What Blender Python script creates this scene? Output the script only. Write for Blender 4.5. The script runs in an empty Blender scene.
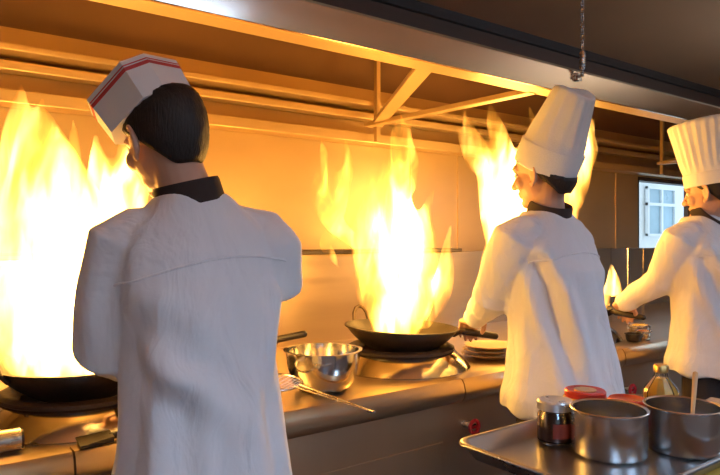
import bpy, bmesh, math, random
from mathutils import Vector as V, Matrix, Euler, noise

random.seed(7)
sc = bpy.context.scene
C = sc.collection
PI = math.pi
H = 1.38                                   # eye height
YAW = math.radians(36.7)
FW = V((math.sin(YAW), math.cos(YAW), 0)); RT = V((math.cos(YAW), -math.sin(YAW), 0))
def at(px, py, d):                         # a point at distance d seen towards (px, py)
    p = d*(FW + RT*((px-360)/640.0)); p.z = H - d*(py-237.5)/640.0
    return p

# ------------------------------------------------------------------ materials
def mat(name):
    m = bpy.data.materials.new(name); m.use_nodes = True
    return m, m.node_tree.nodes, m.node_tree.links, m.node_tree.nodes['Principled BSDF']
def simple(name, col, rough=.5, metal=0., nscale=0, namp=.1, bump=0., bscale=60, stretch=(1,1,1), **kw):
    m, n, l, b = mat(name)
    b.inputs['Base Color'].default_value = (*col, 1); b.inputs['Roughness'].default_value = rough; b.inputs['Metallic'].default_value = metal
    for k, v in kw.items(): b.inputs[k].default_value = v
    tc = n.new('ShaderNodeTexCoord'); mp = n.new('ShaderNodeMapping'); mp.inputs['Scale'].default_value = stretch
    l.new(tc.outputs['Object'], mp.inputs['Vector'])
    if nscale:
        t = n.new('ShaderNodeTexNoise'); t.inputs['Scale'].default_value = nscale; t.inputs['Detail'].default_value = 5
        l.new(mp.outputs['Vector'], t.inputs['Vector'])
        mx = n.new('ShaderNodeMix'); mx.data_type = 'RGBA'
        mx.inputs['A'].default_value = (*[max(0, c*(1-namp*2)) for c in col], 1); mx.inputs['B'].default_value = (*[min(1, c*(1+namp*2)) for c in col], 1)
        l.new(t.outputs['Fac'], mx.inputs['Factor']); l.new(mx.outputs['Result'], b.inputs['Base Color'])
        mr = n.new('ShaderNodeMapRange'); mr.inputs['To Min'].default_value = rough*.75; mr.inputs['To Max'].default_value = min(1, rough*1.25)
        l.new(t.outputs['Fac'], mr.inputs['Value']); l.new(mr.outputs['Result'], b.inputs['Roughness'])
    if bump:
        t2 = n.new('ShaderNodeTexNoise'); t2.inputs['Scale'].default_value = bscale; t2.inputs['Detail'].default_value = 4
        l.new(mp.outputs['Vector'], t2.inputs['Vector'])
        bp = n.new('ShaderNodeBump'); bp.inputs['Strength'].default_value = bump; bp.inputs['Distance'].default_value = .004
        l.new(t2.outputs['Fac'], bp.inputs['Height']); l.new(bp.outputs['Normal'], b.inputs['Normal'])
    return m
M = {}
def cloth_mat():
    m = simple('white_cotton', (.80,.80,.82), .85, nscale=7, namp=.02); n, l = m.node_tree.nodes, m.node_tree.links; b = n['Principled BSDF']
    tc = n.new('ShaderNodeTexCoord'); h = []
    for sc_, st, dist in ((9, (1.3,1.3,.55), 1.2), (26, (1,1,.8), .6), (420, (1,1,1), 0)):
        mp = n.new('ShaderNodeMapping'); mp.inputs['Scale'].default_value = st; mp.inputs['Rotation'].default_value = (.3,.35,0)
        t = n.new('ShaderNodeTexNoise'); t.inputs['Scale'].default_value = sc_; t.inputs['Detail'].default_value = 3; t.inputs['Distortion'].default_value = dist
        l.new(tc.outputs['Object'], mp.inputs['Vector']); l.new(mp.outputs['Vector'], t.inputs['Vector']); h.append(t)
    prev = None
    for t, ds, st in zip(h, (.020,.004,.0012), (.5,.3,.25)):
        bp = n.new('ShaderNodeBump'); bp.inputs['Distance'].default_value = ds; bp.inputs['Strength'].default_value = st
        l.new(t.outputs['Fac'], bp.inputs['Height'])
        if prev: l.new(prev.outputs['Normal'], bp.inputs['Normal'])
        prev = bp
    l.new(prev.outputs['Normal'], b.inputs['Normal'])
    return m
M['cloth'] = cloth_mat()
M['potsteel'] = simple('pot_steel', (.62,.61,.60), .24, 1, nscale=5, namp=.02, **{'Anisotropic': .6})
M['traysteel'] = simple('tray_steel', (.40,.39,.39), .3, .95, nscale=4, namp=.05)
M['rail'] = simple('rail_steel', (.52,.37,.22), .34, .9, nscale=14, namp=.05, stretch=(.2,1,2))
M['hatcloth'] = simple('white_hat_cotton', (.82,.81,.81), .85, nscale=9, namp=.02, bump=.3, bscale=200)
M['paper'] = simple('white_paper', (.86,.85,.85), .7, nscale=10, namp=.02)
M['red'] = simple('red_print', (.62,.07,.07), .6, nscale=20)
M['collar'] = simple('dark_brown_cloth', (.035,.02,.016), .85, nscale=40, bump=.2)
M['trouser'] = simple('dark_trousers', (.03,.022,.02), .85, nscale=20, bump=.2)
M['skin'] = simple('skin', (.60,.34,.23), .5, nscale=14, namp=.05)
M['shoe'] = simple('black_leather', (.02,.02,.02), .4, nscale=10)
M['eye'] = simple('eye_white', (.8,.78,.75), .2, nscale=3, namp=.01)
M['iris'] = simple('dark_iris', (.02,.012,.01), .15, nscale=3)
M['steel'] = simple('brushed_steel', (.62,.60,.58), .27, 1, nscale=60, namp=.02, stretch=(.3,.3,1.5))
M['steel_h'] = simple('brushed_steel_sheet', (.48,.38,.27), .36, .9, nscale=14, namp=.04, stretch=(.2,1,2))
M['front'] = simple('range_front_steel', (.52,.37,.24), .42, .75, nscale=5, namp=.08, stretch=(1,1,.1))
M['polished'] = simple('polished_steel', (.68,.67,.65), .13, 1, nscale=9, namp=.05)
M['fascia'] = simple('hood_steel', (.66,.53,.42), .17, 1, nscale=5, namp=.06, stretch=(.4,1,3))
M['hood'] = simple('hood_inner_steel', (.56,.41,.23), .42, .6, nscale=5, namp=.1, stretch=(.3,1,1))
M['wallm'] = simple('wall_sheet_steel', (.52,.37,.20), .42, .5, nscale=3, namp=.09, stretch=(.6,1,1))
M['iron'] = simple('black_iron', (.055,.045,.038), .45, .7, nscale=18, namp=.25, bump=.2, bscale=70)
M['rust'] = simple('rusty_iron', (.05,.032,.022), .6, .5, nscale=30, namp=.3, bump=.3)
M['dark'] = simple('dark_plastic', (.03,.022,.018), .5, nscale=20)
M['wood'] = simple('pale_wood', (.62,.42,.22), .5, nscale=12, namp=.12, stretch=(.3,3,1))
M['yboard'] = simple('yellow_board', (.78,.50,.10), .5, nscale=20, namp=.05)
M['carton'] = simple('tan_carton', (.55,.40,.26), .75, nscale=12, namp=.06)
M['ceil'] = simple('brown_ceiling', (.66,.36,.17), .5, nscale=1.2, namp=.12)
M['upper'] = simple('brown_wall_paint', (.16,.085,.05), .6, nscale=2, namp=.12)
M['side'] = simple('beige_wall_paint', (.30,.24,.19), .7, nscale=2, namp=.08)
M['frame'] = simple('dark_window_frame', (.08,.055,.04), .5, nscale=10)
M['valve'] = simple('red_enamel', (.55,.03,.04), .35, nscale=10)
M['lidred'] = simple('red_lid_enamel', (.62,.05,.03), .3, .3, nscale=14)
M['gold'] = simple('gold_lacquer', (.75,.48,.16), .3, .8, nscale=14)
M['silverlid'] = simple('silver_lid', (.75,.73,.71), .3, .7, nscale=14)
M['sauce'] = simple('dark_sauce', (.045,.018,.012), .3, nscale=24, namp=.4)
M['label_red'] = simple('red_paper_label', (.32,.06,.04), .6, nscale=18, namp=.2)
M['relish'] = simple('chilli_relish', (.35,.13,.03), .4, nscale=60, namp=.4)
M['oil'] = simple('golden_oil', (.85,.52,.10), .1, nscale=6, namp=.05)
M['porcelain'] = simple('brown_plate', (.46,.33,.2), .35, nscale=8, namp=.06)
M['food'] = simple('chopped_vegetables', (.70,.42,.10), .5, nscale=90, namp=.4, bump=.8, bscale=90)
M['render'] = simple('pale_render', (.80,.84,.86), .9, nscale=6, namp=.05)
M['bluepane'] = simple('distant_pane', (.34,.5,.6), .3, nscale=6)
def glass(name, col=(1,1,1), rough=.02, ior=1.45):
    m, n, l, b = mat(name)
    b.inputs['Base Color'].default_value = (*col, 1); b.inputs['Roughness'].default_value = rough
    b.inputs['Transmission Weight'].default_value = 1; b.inputs['IOR'].default_value = ior
    return m
M['glass'] = glass('clear_glass'); M['pane'] = glass('window_glass', (.93,.97,1), .0, 1.1); M['jarglass'] = glass('jar_glass', (.95,.93,.9))
def hair_mat():
    m, n, l, b = mat('black_hair')
    b.inputs['Roughness'].default_value = .55
    tc = n.new('ShaderNodeTexCoord'); mp = n.new('ShaderNodeMapping'); mp.inputs['Scale'].default_value = (1,1,.12)
    t = n.new('ShaderNodeTexNoise'); t.inputs['Scale'].default_value = 260; t.inputs['Detail'].default_value = 3
    l.new(tc.outputs['Object'], mp.inputs['Vector']); l.new(mp.outputs['Vector'], t.inputs['Vector'])
    r = n.new('ShaderNodeValToRGB'); r.color_ramp.elements[0].color = (.006,.004,.003,1); r.color_ramp.elements[1].color = (.035,.02,.013,1)
    l.new(t.outputs['Fac'], r.inputs['Fac']); l.new(r.outputs['Color'], b.inputs['Base Color'])
    bp = n.new('ShaderNodeBump'); bp.inputs['Strength'].default_value = .6; bp.inputs['Distance'].default_value = .004
    l.new(t.outputs['Fac'], bp.inputs['Height']); l.new(bp.outputs['Normal'], b.inputs['Normal'])
    return m
M['hair'] = hair_mat()
def tile_mat(name, c1, c2, scale, rough):
    m, n, l, b = mat(name)
    tc = n.new('ShaderNodeTexCoord'); br = n.new('ShaderNodeTexBrick'); br.offset = 0
    br.inputs['Scale'].default_value = scale; br.inputs['Color1'].default_value = (*c1,1); br.inputs['Color2'].default_value = (*[c*.85 for c in c1],1)
    br.inputs['Mortar'].default_value = (*c2,1); br.inputs['Brick Width'].default_value = 1; br.inputs['Row Height'].default_value = 1; br.inputs['Mortar Size'].default_value = .015
    l.new(tc.outputs['Object'], br.inputs['Vector']); l.new(br.outputs['Color'], b.inputs['Base Color']); b.inputs['Roughness'].default_value = rough
    return m
M['floor'] = tile_mat('red_brown_floor_tiles', (.16,.085,.055), (.05,.04,.035), 3.3, .35)
def lamp_mat(LAMP):
    m, n, l, b = mat('lamp_diffuser')
    b.inputs['Emission Color'].default_value = (.40,.64,1,1); b.inputs['Emission Strength'].default_value = LAMP
    tc = n.new('ShaderNodeTexCoord'); w = n.new('ShaderNodeTexWave'); w.bands_direction = 'X'; w.inputs['Scale'].default_value = 2.2
    l.new(tc.outputs['Object'], w.inputs['Vector'])
    mr = n.new('ShaderNodeMapRange'); mr.inputs['To Min'].default_value = LAMP*.55; mr.inputs['To Max'].default_value = LAMP*1.3
    l.new(w.outputs['Fac'], mr.inputs['Value']); l.new(mr.outputs['Result'], b.inputs['Emission Strength'])
    return m
M['lamp'] = lamp_mat(8); M['lamp_added'] = lamp_mat(25)  # the stronger one is for the added lamps out of view

def flame_mat(name, gain, core_r, core_z, top_z, seed, basev=.05, more=()):
    off = (0, 0)
    """Burning gas: an emitting volume, dense and pale in its heart, torn into upright orange tongues."""
    m = bpy.data.materials.new(name); m.use_nodes = True
    n, l = m.node_tree.nodes, m.node_tree.links
    n.remove(n['Principled BSDF']); out = n['Material Output']
    def math_(op, a, b=None, clamp=False):
        q = n.new('ShaderNodeMath'); q.operation = op; q.use_clamp = clamp
        for i, x in enumerate((a, b)):
            if x is None: continue
            if isinstance(x, (int, float)): q.inputs[i].default_value = x
            else: l.new(x, q.inputs[i])
        return q.outputs[0]
    tc = n.new('ShaderNodeTexCoord')
    mp = n.new('ShaderNodeMapping'); mp.inputs['Scale'].default_value = (1,1,.3); mp.inputs['Location'].default_value = (seed, seed*.7, 0)
    l.new(tc.outputs['Object'], mp.inputs['Vector'])
    t = n.new('ShaderNodeTexNoise'); t.inputs['Scale'].default_value = 13; t.inputs['Detail'].default_value = 3; t.inputs['Distortion'].default_value = 1.1
    l.new(mp.outputs['Vector'], t.inputs['Vector'])
    sx = n.new('ShaderNodeSeparateXYZ'); l.new(tc.outputs['Object'], sx.inputs[0])
    X, Y, Z = sx.outputs
    t3 = n.new('ShaderNodeTexNoise'); t3.inputs['Scale'].default_value = 6; t3.inputs['Detail'].default_value = 2; l.new(mp.outputs['Vector'], t3.inputs['Vector'])
    s3 = n.new('ShaderNodeSeparateColor'); l.new(t3.outputs['Color'], s3.inputs[0])
    jig = lambda c_, o_, k_: math_('ADD', math_('SUBTRACT', c_, o_), math_('MULTIPLY', math_('SUBTRACT', s3.outputs[k_], .5), core_r*2.4))
    X = jig(X, off[0], 0); Y = jig(Y, off[1], 1)
    def heart_at(ox, oy, rr, hz, zr):            # 1 in the middle of a hot heart, fading outwards
        r2 = math_('ADD', math_('POWER', math_('SUBTRACT', X, ox), 2.0), math_('POWER', math_('SUBTRACT', Y, oy), 2.0))
        q1 = math_('DIVIDE', r2, rr*rr); q2 = math_('POWER', math_('DIVIDE', math_('SUBTRACT', Z, hz), zr), 2.0)
        return math_('SUBTRACT', 1.0, math_('ADD', q1, q2), True)
    heart = heart_at(0, 0, core_r, core_z, top_z*.55)
    for a_ in more: heart = math_('MAXIMUM', heart, heart_at(*a_))
    nz = n.new('ShaderNodeMapRange'); nz.inputs['From Min'].default_value = .40; nz.inputs['From Max'].default_value = .72; nz.interpolation_type = 'SMOOTHSTEP'
    l.new(t.outputs['Fac'], nz.inputs['Value'])
    dens = math_('ADD', math_('MULTIPLY', nz.outputs[0], .75), math_('MULTIPLY', math_('MULTIPLY', heart, 1.7), math_('ADD', math_('MULTIPLY', nz.outputs[0], .6), .4)))
    dens = math_('ADD', dens, basev)
    st = math_('MULTIPLY', math_('POWER', dens, 1.6), gain)
    cr = n.new('ShaderNodeValToRGB'); e = cr.color_ramp.elements
    e[0].position = 0; e[0].color = (1,.32,.02,1); e[1].position = 1; e[1].color = (1,.58,.15,1)
    x = e.new(.35); x.color = (1,.42,.04,1)
    l.new(math_('MULTIPLY', dens, .75), cr.inputs['Fac'])
    em = n.new('ShaderNodeEmission'); l.new(cr.outputs['Color'], em.inputs['Color']); l.new(st, em.inputs['Strength'])
    l.new(em.outputs[0], out.inputs['Volume'])
    m.cycles.volume_step_rate = .12
    return m

# ------------------------------------------------------------------ mesh helpers
class MB:
    def __init__(s): s.v = []; s.f = []
    def add(s, vs, fs):
        o = len(s.v); s.v += [V(p) for p in vs]; s.f += [tuple(i+o for i in f) for f in fs]; return s
    def box(s, c, size, rz=0, R=None):
        R = R or Matrix.Rotation(rz, 3, 'Z'); a, b, d = [x/2 for x in size]
        vs = [V(c)+R@V((i*a, j*b, k*d)) for i in (-1,1) for j in (-1,1) for k in (-1,1)]
        return s.add(vs, [(0,1,3,2),(4,6,7,5),(0,4,5,1),(2,3,7,6),(0,2,6,4),(1,5,7,3)])
    def span(s, x0, x1, y0, y1, z0, z1): return s.box(((x0+x1)/2,(y0+y1)/2,(z0+z1)/2), (x1-x0,y1-y0,z1-z0))
    def rings(s, rings, close=True, caps=True):
        n = len(rings[0]); vs = [p for r in rings for p in r]; fs = []
        for i in range(len(rings)-1):
            for j in range(n if close else n-1):
                k = (j+1) % n
                fs.append((i*n+j, i*n+k, (i+1)*n+k, (i+1)*n+j))
        if caps:
            fs.append(tuple(range(n-1,-1,-1))); fs.append(tuple((len(rings)-1)*n+j for j in range(n)))
        return s.add(vs, fs)
    def tube(s, path, radii, seg=12, round_caps=True, flat=None):
        P = [V(p) for p in path]
        if isinstance(radii, (int, float)): radii = [radii]*len(P)
        radii = list(radii)
        if round_caps:
            radii = [V((r, r)) if isinstance(r, (int, float)) else V(r) for r in radii]
            d0 = (P[0]-P[1]).normalized(); d1 = (P[-1]-P[-2]).normalized(); ra, rb = radii[0], radii[-1]; a, b = max(ra), max(rb)
            P = [P[0]+d0*a*.98, P[0]+d0*a*.75, P[0]+d0*a*.4]+P+[P[-1]+d1*b*.4, P[-1]+d1*b*.75, P[-1]+d1*b*.98]
            radii = [ra*.2, ra*.66, ra*.92]+radii+[rb*.92, rb*.66, rb*.2]
        up = None; rs = []
        for i, p in enumerate(P):
            t = (P[min(i+1,len(P)-1)]-P[max(i-1,0)]).normalized()
            if up is None:
                up = t.orthogonal().normalized() if flat is None else (V(flat)-t*t.dot(V(flat))).normalized()
            up = (up-t*t.dot(up)).normalized(); w = t.cross(up)
            r = radii[i]; ra, rb = (r, r) if isinstance(r, (int, float)) else (r[0], r[1])
            rs.append([p+up*ra*math.cos(2*PI*k/seg)+w*rb*math.sin(2*PI*k/seg) for k in range(seg)])
        return s.rings(rs)
    def ell(s, c, r, R=None, nu=20, nv=12):
        R = R or Matrix.Identity(3); c = V(c)
        rs = []
        for i in range(nv+1):
            th = PI*(.03+.94*i/nv)
            rs.append([c+R@V((r[0]*math.sin(th)*math.cos(2*PI*k/nu), r[1]*math.sin(th)*math.sin(2*PI*k/nu), -r[2]*math.cos(th))) for k in range(nu)])
        return s.rings(rs)
    def lathe(s, prof, c=(0,0,0), seg=40, R=None, closed=False):
        R = R or Matrix.Identity(3); c = V(c)
        rs = [[c+R@V((r*math.cos(2*PI*k/seg), r*math.sin(2*PI*k/seg), z)) for k in range(seg)] for r, z in prof]
        if closed: rs.append(rs[0])
        return s.rings(rs, True, not closed)
    def torus(s, c, R_, r, rot=None, seg=32, sub=8):
        rot = rot or Matrix.Identity(3); c = V(c); rs = []
        for i in range(seg+1):
            a = 2*PI*i/seg; ctr = V((R_*math.cos(a), R_*math.sin(a), 0)); e = V((math.cos(a), math.sin(a), 0))
            rs.append([c+rot@(ctr+e*r*math.cos(2*PI*k/sub)+V((0,0,r*math.sin(2*PI*k/sub)))) for k in range(sub)])
        return s.rings(rs, True, False)
    def mesh(s, name, smooth=True, merge=True):
        me = bpy.data.meshes.new(name); me.from_pydata(s.v, [], s.f)
        bm = bmesh.new(); bm.from_mesh(me)
        if merge: bmesh.ops.remove_doubles(bm, verts=bm.verts, dist=1e-5)
        bmesh.ops.recalc_face_normals(bm, faces=bm.faces); bm.to_mesh(me); bm.free()
        for p in me.polygons: p.use_smooth = smooth
        return me

def link(name, me, m, parent=None, loc=None, rz=0):
    me.materials.clear(); me.materials.append(m)
    o = bpy.data.objects.new(name, me); C.objects.link(o)
    if parent: o.parent = parent
    if loc is not None: o.location = loc
    o.rotation_euler.z = rz
    return o
def obj(name, mb, m, parent=None, smooth=True, bevel=0, loc=None, angle=35):
    me = mb.mesh(name, smooth)
    o = link(name, me, m, parent, loc)
    if bevel:
        b = o.modifiers.new('bevel', 'BEVEL'); b.width = bevel; b.segments = 2; b.limit_method = 'ANGLE'; b.angle_limit = math.radians(40)
    if smooth: 
        me.set_sharp_from_angle(angle=math.radians(angle))
    return o
def remesh(mb, voxel, smooth=3):
    me = mb.mesh('tmp'); o = bpy.data.objects.new('tmp', me); C.objects.link(o)
    r = o.modifiers.new('r', 'REMESH'); r.mode = 'VOXEL'; r.voxel_size = voxel
    if smooth:
        q = o.modifiers.new('s', 'SMOOTH'); q.iterations = smooth; q.factor = .5
    dg = bpy.context.evaluated_depsgraph_get(); dg.update()
    res = bpy.data.meshes.new_from_object(o.evaluated_get(dg))
    bpy.data.objects.remove(o); bpy.data.meshes.remove(me)
    for p in res.polygons: p.use_smooth = True
    return res
def tag(o, label, cat, group=None, kind=None):
    o['label'] = label; o['category'] = cat
    if group: o['group'] = group
    if kind: o['kind'] = kind
    return o
def thing(name, label, cat, loc=(0,0,0), rz=0, group=None):
    o = bpy.data.objects.new(name, None); C.objects.link(o); o.location = loc; o.rotation_euler.z = rz; o.empty_display_size = .05
    return tag(o, label, cat, group)
def struct(name, mb, m, label, cat, bevel=0, smooth=False):
    o = obj(name, mb, m, None, smooth, bevel); return tag(o, label, cat, None, 'structure')

# ------------------------------------------------------------------ room shell
WY = 2.82
X0, X1, YB, ZC = -2.6, 8.0, -3.4, 2.76
wx0, wx1, wz0, wz1 = 4.92, 6.35, 1.27, 1.875
struct('floor', MB().span(X0-.1, X1+.1, YB-.1, WY+.1, -.1, 0), M['floor'], 'red brown tiled kitchen floor', 'floor')
struct('ceiling', MB().span(X0-.1, X1+.1, YB-.1, WY+.1, ZC, ZC+.1), M['ceil'], 'brown ceiling above the exhaust hood', 'ceiling')
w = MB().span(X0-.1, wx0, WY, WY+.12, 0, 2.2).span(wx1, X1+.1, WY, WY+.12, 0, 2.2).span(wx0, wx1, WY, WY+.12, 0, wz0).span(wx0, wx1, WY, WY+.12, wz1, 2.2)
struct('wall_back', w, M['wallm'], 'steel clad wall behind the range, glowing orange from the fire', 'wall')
struct('wall_upper', MB().span(X0-.1, X1+.1, WY, WY+.12, 2.2, ZC), M['upper'], 'dark brown strip of wall above the hood', 'wall')
struct('wall_left', MB().span(X0-.1, X0, YB-.1, WY, 0, ZC), M['side'], 'beige side wall at the left end of the kitchen', 'wall')
struct('wall_right', MB().span(X1, X1+.1, YB-.1, WY, 0, ZC), M['side'], 'beige side wall at the right end of the kitchen', 'wall')
struct('wall_front', MB().span(X0, X1, YB-.1, YB, 0, ZC), M['side'], 'beige wall behind the camera', 'wall')
tr = MB()
for x in (-.9, .25, 2.47, 2.86, 4.6): tr.span(x-.006, x+.006, WY-.006, WY, .5, 1.9)
struct('trim_1', tr, M['hood'], 'thin upright seams between the steel wall sheets', 'trim')
tr = MB().span(X0, X1, WY-.03, WY, 2.70, ZC)
struct('trim_2', tr, M['frame'], 'dark strip where the wall meets the ceiling', 'trim')

win = tag(obj('window_1', MB().span(wx0, wx1, WY+.0, WY+.1, wz0, wz0+.012).span(wx0, wx1, WY, WY+.1, wz1-.03, wz1)
    .span(wx0, wx0+.02, WY, WY+.1, wz0, wz1).span(5.72, 5.80, WY-.01, WY+.03, wz0, wz1).span(wx1-.03, wx1, WY, WY+.1, wz0, wz1), M['frame'], None, False, .003),
    'dark framed two pane window of pale blue daylight in the back wall', 'window', None, 'structure')
obj('window_pane', MB().span(wx0+.02, 5.77, WY+.031, WY+.036, wz0+.012, wz1-.03), M['pane'], win, False)
obj('window_pane', MB().span(5.775, wx1-.03, WY+.031, WY+.036, wz0+.012, wz1-.03), M['pane'], win, False)
# neighbouring building seen through it
nb = thing('exterior_building', 'pale blue building with a gridded window, seen outside through the kitchen window', 'building', (6.6, 4.3, 0))
obj('wall', MB().span(-3.2, 3.2, 0, .3, -.5, 4), M['render'], nb, False)
for k in range(3):
    x = 1.40 + (k-1)*2.2; wf = obj('window', MB().span(x-.33, x+.33, -.02, .02, 1.42, 2.0), M['bluepane'], nb, False)
    g = MB()
    for q in (-.33, 0, .33): g.span(x+q-.022, x+q+.022, -.045, -.01, 1.40, 2.02)
    for z in (1.41, 1.80, 2.01): g.span(x-.352, x+.352, -.052, -.012, z-.018, z+.018)
    obj('window_frame', g, M['render'], wf, False)

# ------------------------------------------------------------------ exhaust hood
FY, FZ0, FZ1 = 1.55, 1.957, 2.052
hx0, hx1 = -2.2, 7.2
hood = thing('exhaust_hood', 'long stainless steel exhaust hood over the whole range', 'hood', (0,0,0))
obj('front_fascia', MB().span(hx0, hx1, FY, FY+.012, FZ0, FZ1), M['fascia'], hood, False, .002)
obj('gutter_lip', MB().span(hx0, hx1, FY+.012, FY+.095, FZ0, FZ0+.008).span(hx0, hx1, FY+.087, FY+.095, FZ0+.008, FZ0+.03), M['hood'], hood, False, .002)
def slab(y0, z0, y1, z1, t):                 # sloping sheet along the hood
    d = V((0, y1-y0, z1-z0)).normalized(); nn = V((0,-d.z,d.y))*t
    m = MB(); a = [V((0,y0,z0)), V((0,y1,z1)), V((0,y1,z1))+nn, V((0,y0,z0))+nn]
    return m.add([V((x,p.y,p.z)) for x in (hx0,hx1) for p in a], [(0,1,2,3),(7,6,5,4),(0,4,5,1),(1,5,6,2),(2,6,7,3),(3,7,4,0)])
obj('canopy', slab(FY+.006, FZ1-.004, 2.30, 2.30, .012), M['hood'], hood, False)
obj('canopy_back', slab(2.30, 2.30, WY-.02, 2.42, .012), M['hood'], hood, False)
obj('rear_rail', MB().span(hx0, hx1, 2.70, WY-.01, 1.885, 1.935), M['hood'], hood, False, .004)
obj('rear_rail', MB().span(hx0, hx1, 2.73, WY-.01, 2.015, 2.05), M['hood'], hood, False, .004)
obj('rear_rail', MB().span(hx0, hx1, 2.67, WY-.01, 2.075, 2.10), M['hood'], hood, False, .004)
for px in (2.09, 4.98, -.85):
    obj('hanger_rod', MB().span(px-.012, px+.012, 2.64, 2.664, 1.885, 2.38), M['hood'], hood, False)
    obj('cross_bar', MB().add([], []).box(((px-.04), 2.14, 1.965), (.05, 1.02, .022), .05), M['hood'], hood, False, .003)
    a, b = V((px, 2.66, 1.945)), V((px-.58, FY+.1, FZ0+.045)); d = b-a
    obj('diagonal_brace', MB().box((a+b)/2, (.065, d.length, .02), math.atan2(-d.x, d.y)), M['hood'], hood, False, .003)
ch = thing('hanging_chain', 'thin steel chain hanging from the ceiling to the hood front', 'chain', (2.249, 1.526, 0))
cm = MB(); z = ZC-.012; k = 0
while z > 2.15:
    R = Matrix.Rotation(PI/2*(k % 2), 3, 'Z') @ Matrix.Rotation(PI/2, 3, 'X'); R = R @ Matrix.Diagonal((.6, 1.4, 1)).to_3x3()
    cm.torus((0,0,z), .0125, .0028, R, 14, 6); z -= .027; k += 1
obj('links', cm, M['steel'], ch)
obj('turnbuckle', MB().tube([(0,0,2.155),(0,0,2.13),(0,0,2.12),(0,0,2.06),(0,0,2.05),(0,0,2.03)], [.005,.005,.012,.012,.006,.007]), M['steel'], ch)
obj('fixing_plate', MB().box((0,.0175,2.028), (.03,.011,.03)).tube([(0,.014,2.03),(0,0,2.03)], .006, 8), M['steel'], ch, False)

# ------------------------------------------------------------------ cooking range
CY, CZ = 1.585, .88
WOKS = [V((.455, 1.95, 0)), V((1.655, 1.95, 0)), V((2.80, 2.0, 0))]
rx0, rx1 = -1.3, 5.2
rg = thing('cooking_range', 'long stainless steel wok range with three burners along the back wall', 'range', (0,0,0))
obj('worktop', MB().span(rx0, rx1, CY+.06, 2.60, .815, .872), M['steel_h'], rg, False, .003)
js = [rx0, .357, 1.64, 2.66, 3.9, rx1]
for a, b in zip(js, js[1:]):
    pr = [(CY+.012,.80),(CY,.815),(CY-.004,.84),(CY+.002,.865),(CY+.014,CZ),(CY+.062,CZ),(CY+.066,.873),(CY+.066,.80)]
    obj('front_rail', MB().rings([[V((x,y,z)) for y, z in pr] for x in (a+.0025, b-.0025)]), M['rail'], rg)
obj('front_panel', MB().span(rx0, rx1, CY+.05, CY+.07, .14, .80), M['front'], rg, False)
for k, (a, b) in enumerate(zip(js, js[1:])):
    xm = b - .48 if k < 4 else b-.5
    obj('door', MB().span(b-.62, b-.06, CY+.046, CY+.05, .2, .66), M['front'], rg, False, .003)
obj('backsplash', MB().span(rx0, rx1, 2.60, 2.63, .815, 1.30), M['steel_h'], rg, False, .003)
obj('backsplash_ledge', MB().span(rx0, 2.62, 2.55, WY-.01, 1.30, 1.318), M['iron'], rg, False, .003)
for x in (rx0, rx1-.02): obj('side_panel', MB().span(x, x+.02, CY+.07, 2.6, .14, .815), M['steel'], rg, False)
for x in (rx0+.1, 1.0, 3.2, rx1-.1):
    for y in (CY+.15, 2.5): obj('leg', MB().tube([(x,y,0.0),(x,y,.03),(x,y,.82)], [.03,.022,.022], 12, False), M['steel'], rg)
for c in WOKS:
    obj('burner_skirt', MB().lathe([(.272,.871),(.275,.876),(.266,.888),(.245,.91),(.22,.93),(.208,.938),(.19,.938),(.19,.928),(.21,.908),(.235,.885),(.245,.871)], c, 48, None, True), M['polished'], rg)
    obj('burner_ring', MB().lathe([(.155,.936),(.208,.936),(.214,.941),(.213,.949),(.20,.956),(.188,.955),(.165,.946)], c, 48, None, True), M['rust'], rg)
for x, z in ((.42,.705), (1.69,.705), (2.72,.69), (3.95,.70)):
    kb = obj('gas_valve', MB().lathe([(.0,.0),(.012,0),(.012,.05),(0,.05)], (x, CY+.05, z), 16, Matrix.Rotation(PI/2, 3, 'X')), M['steel'], rg)
    obj('valve_wheel', MB().torus((x, CY, z), .022, .007, Matrix.Rotation(PI/2, 3, 'X'), 20, 8).box((x, CY, z), (.04,.006,.009)).tube([(x+.018,CY,z-.012),(x+.022,CY,z-.05)], .006), M['valve'], kb)

# ------------------------------------------------------------------ woks
RIM, DEP = .222, .112
RS = (RIM**2+DEP**2)/(2*DEP)
def wok(label, c, rz, tilt, handles):
    t = thing('wok', label, 'wok', (c.x, c.y, .91), rz, 'woks on the burners')
    t.rotation_euler = (tilt[0], tilt[1], rz)
    pr = []; n = 14
    for i in range(n+1):
        r = RIM*i/n; pr.append((max(r,.002), RS-math.sqrt(RS*RS-r*r)))
    pr += [(RIM+.006, DEP+.001), (RIM+.006, DEP+.006), (RIM-.002, DEP+.007)]
    for i in range(n, -1, -1):
        r = (RIM-.006)*i/n; pr.append((max(r,.002), RS-math.sqrt(RS*RS-r*r)+.005))
    obj('pan', MB().lathe(pr, seg=64), M['iron'], t)
    for a, kind in handles:
        e = V((math.cos(a), math.sin(a), 0)); s = V((-e.y, e.x, 0))
        if kind == 'loop':
            p = [e*(RIM-.004)+s*q*.045+V((0,0,DEP-.01)) for q in (1,)]
            pts = [e*(RIM-.01)+s*.045+V((0,0,DEP-.015))]
            for k in range(7):
                b = PI*k/6; pts.append(e*(RIM+.008+.016*math.sin(b))+s*.042*math.cos(b)+V((0,0,DEP+.005+.056*math.sin(b))))
            pts.append(e*(RIM-.01)-s*.045+V((0,0,DEP-.015)))
            obj('loop_handle', MB().tube(pts, .007, 10), M['rust'], t)
        else:
            hd = obj('stick_handle', MB().tube([e*(RIM-.012)+V((0,0,DEP-.02)), e*(RIM+.012)+V((0,0,DEP-.006)), e*(RIM+.03)+V((0,0,DEP-.007))], [.012,.011,.012], 12), M['rust'], t)
            obj('grip', MB().tube([e*(RIM+.03)+V((0,0,DEP-.008)), e*(RIM+.155)+V((0,0,DEP-.022))], [.014,.013], 12), M['dark'], hd)
    return t
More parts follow.
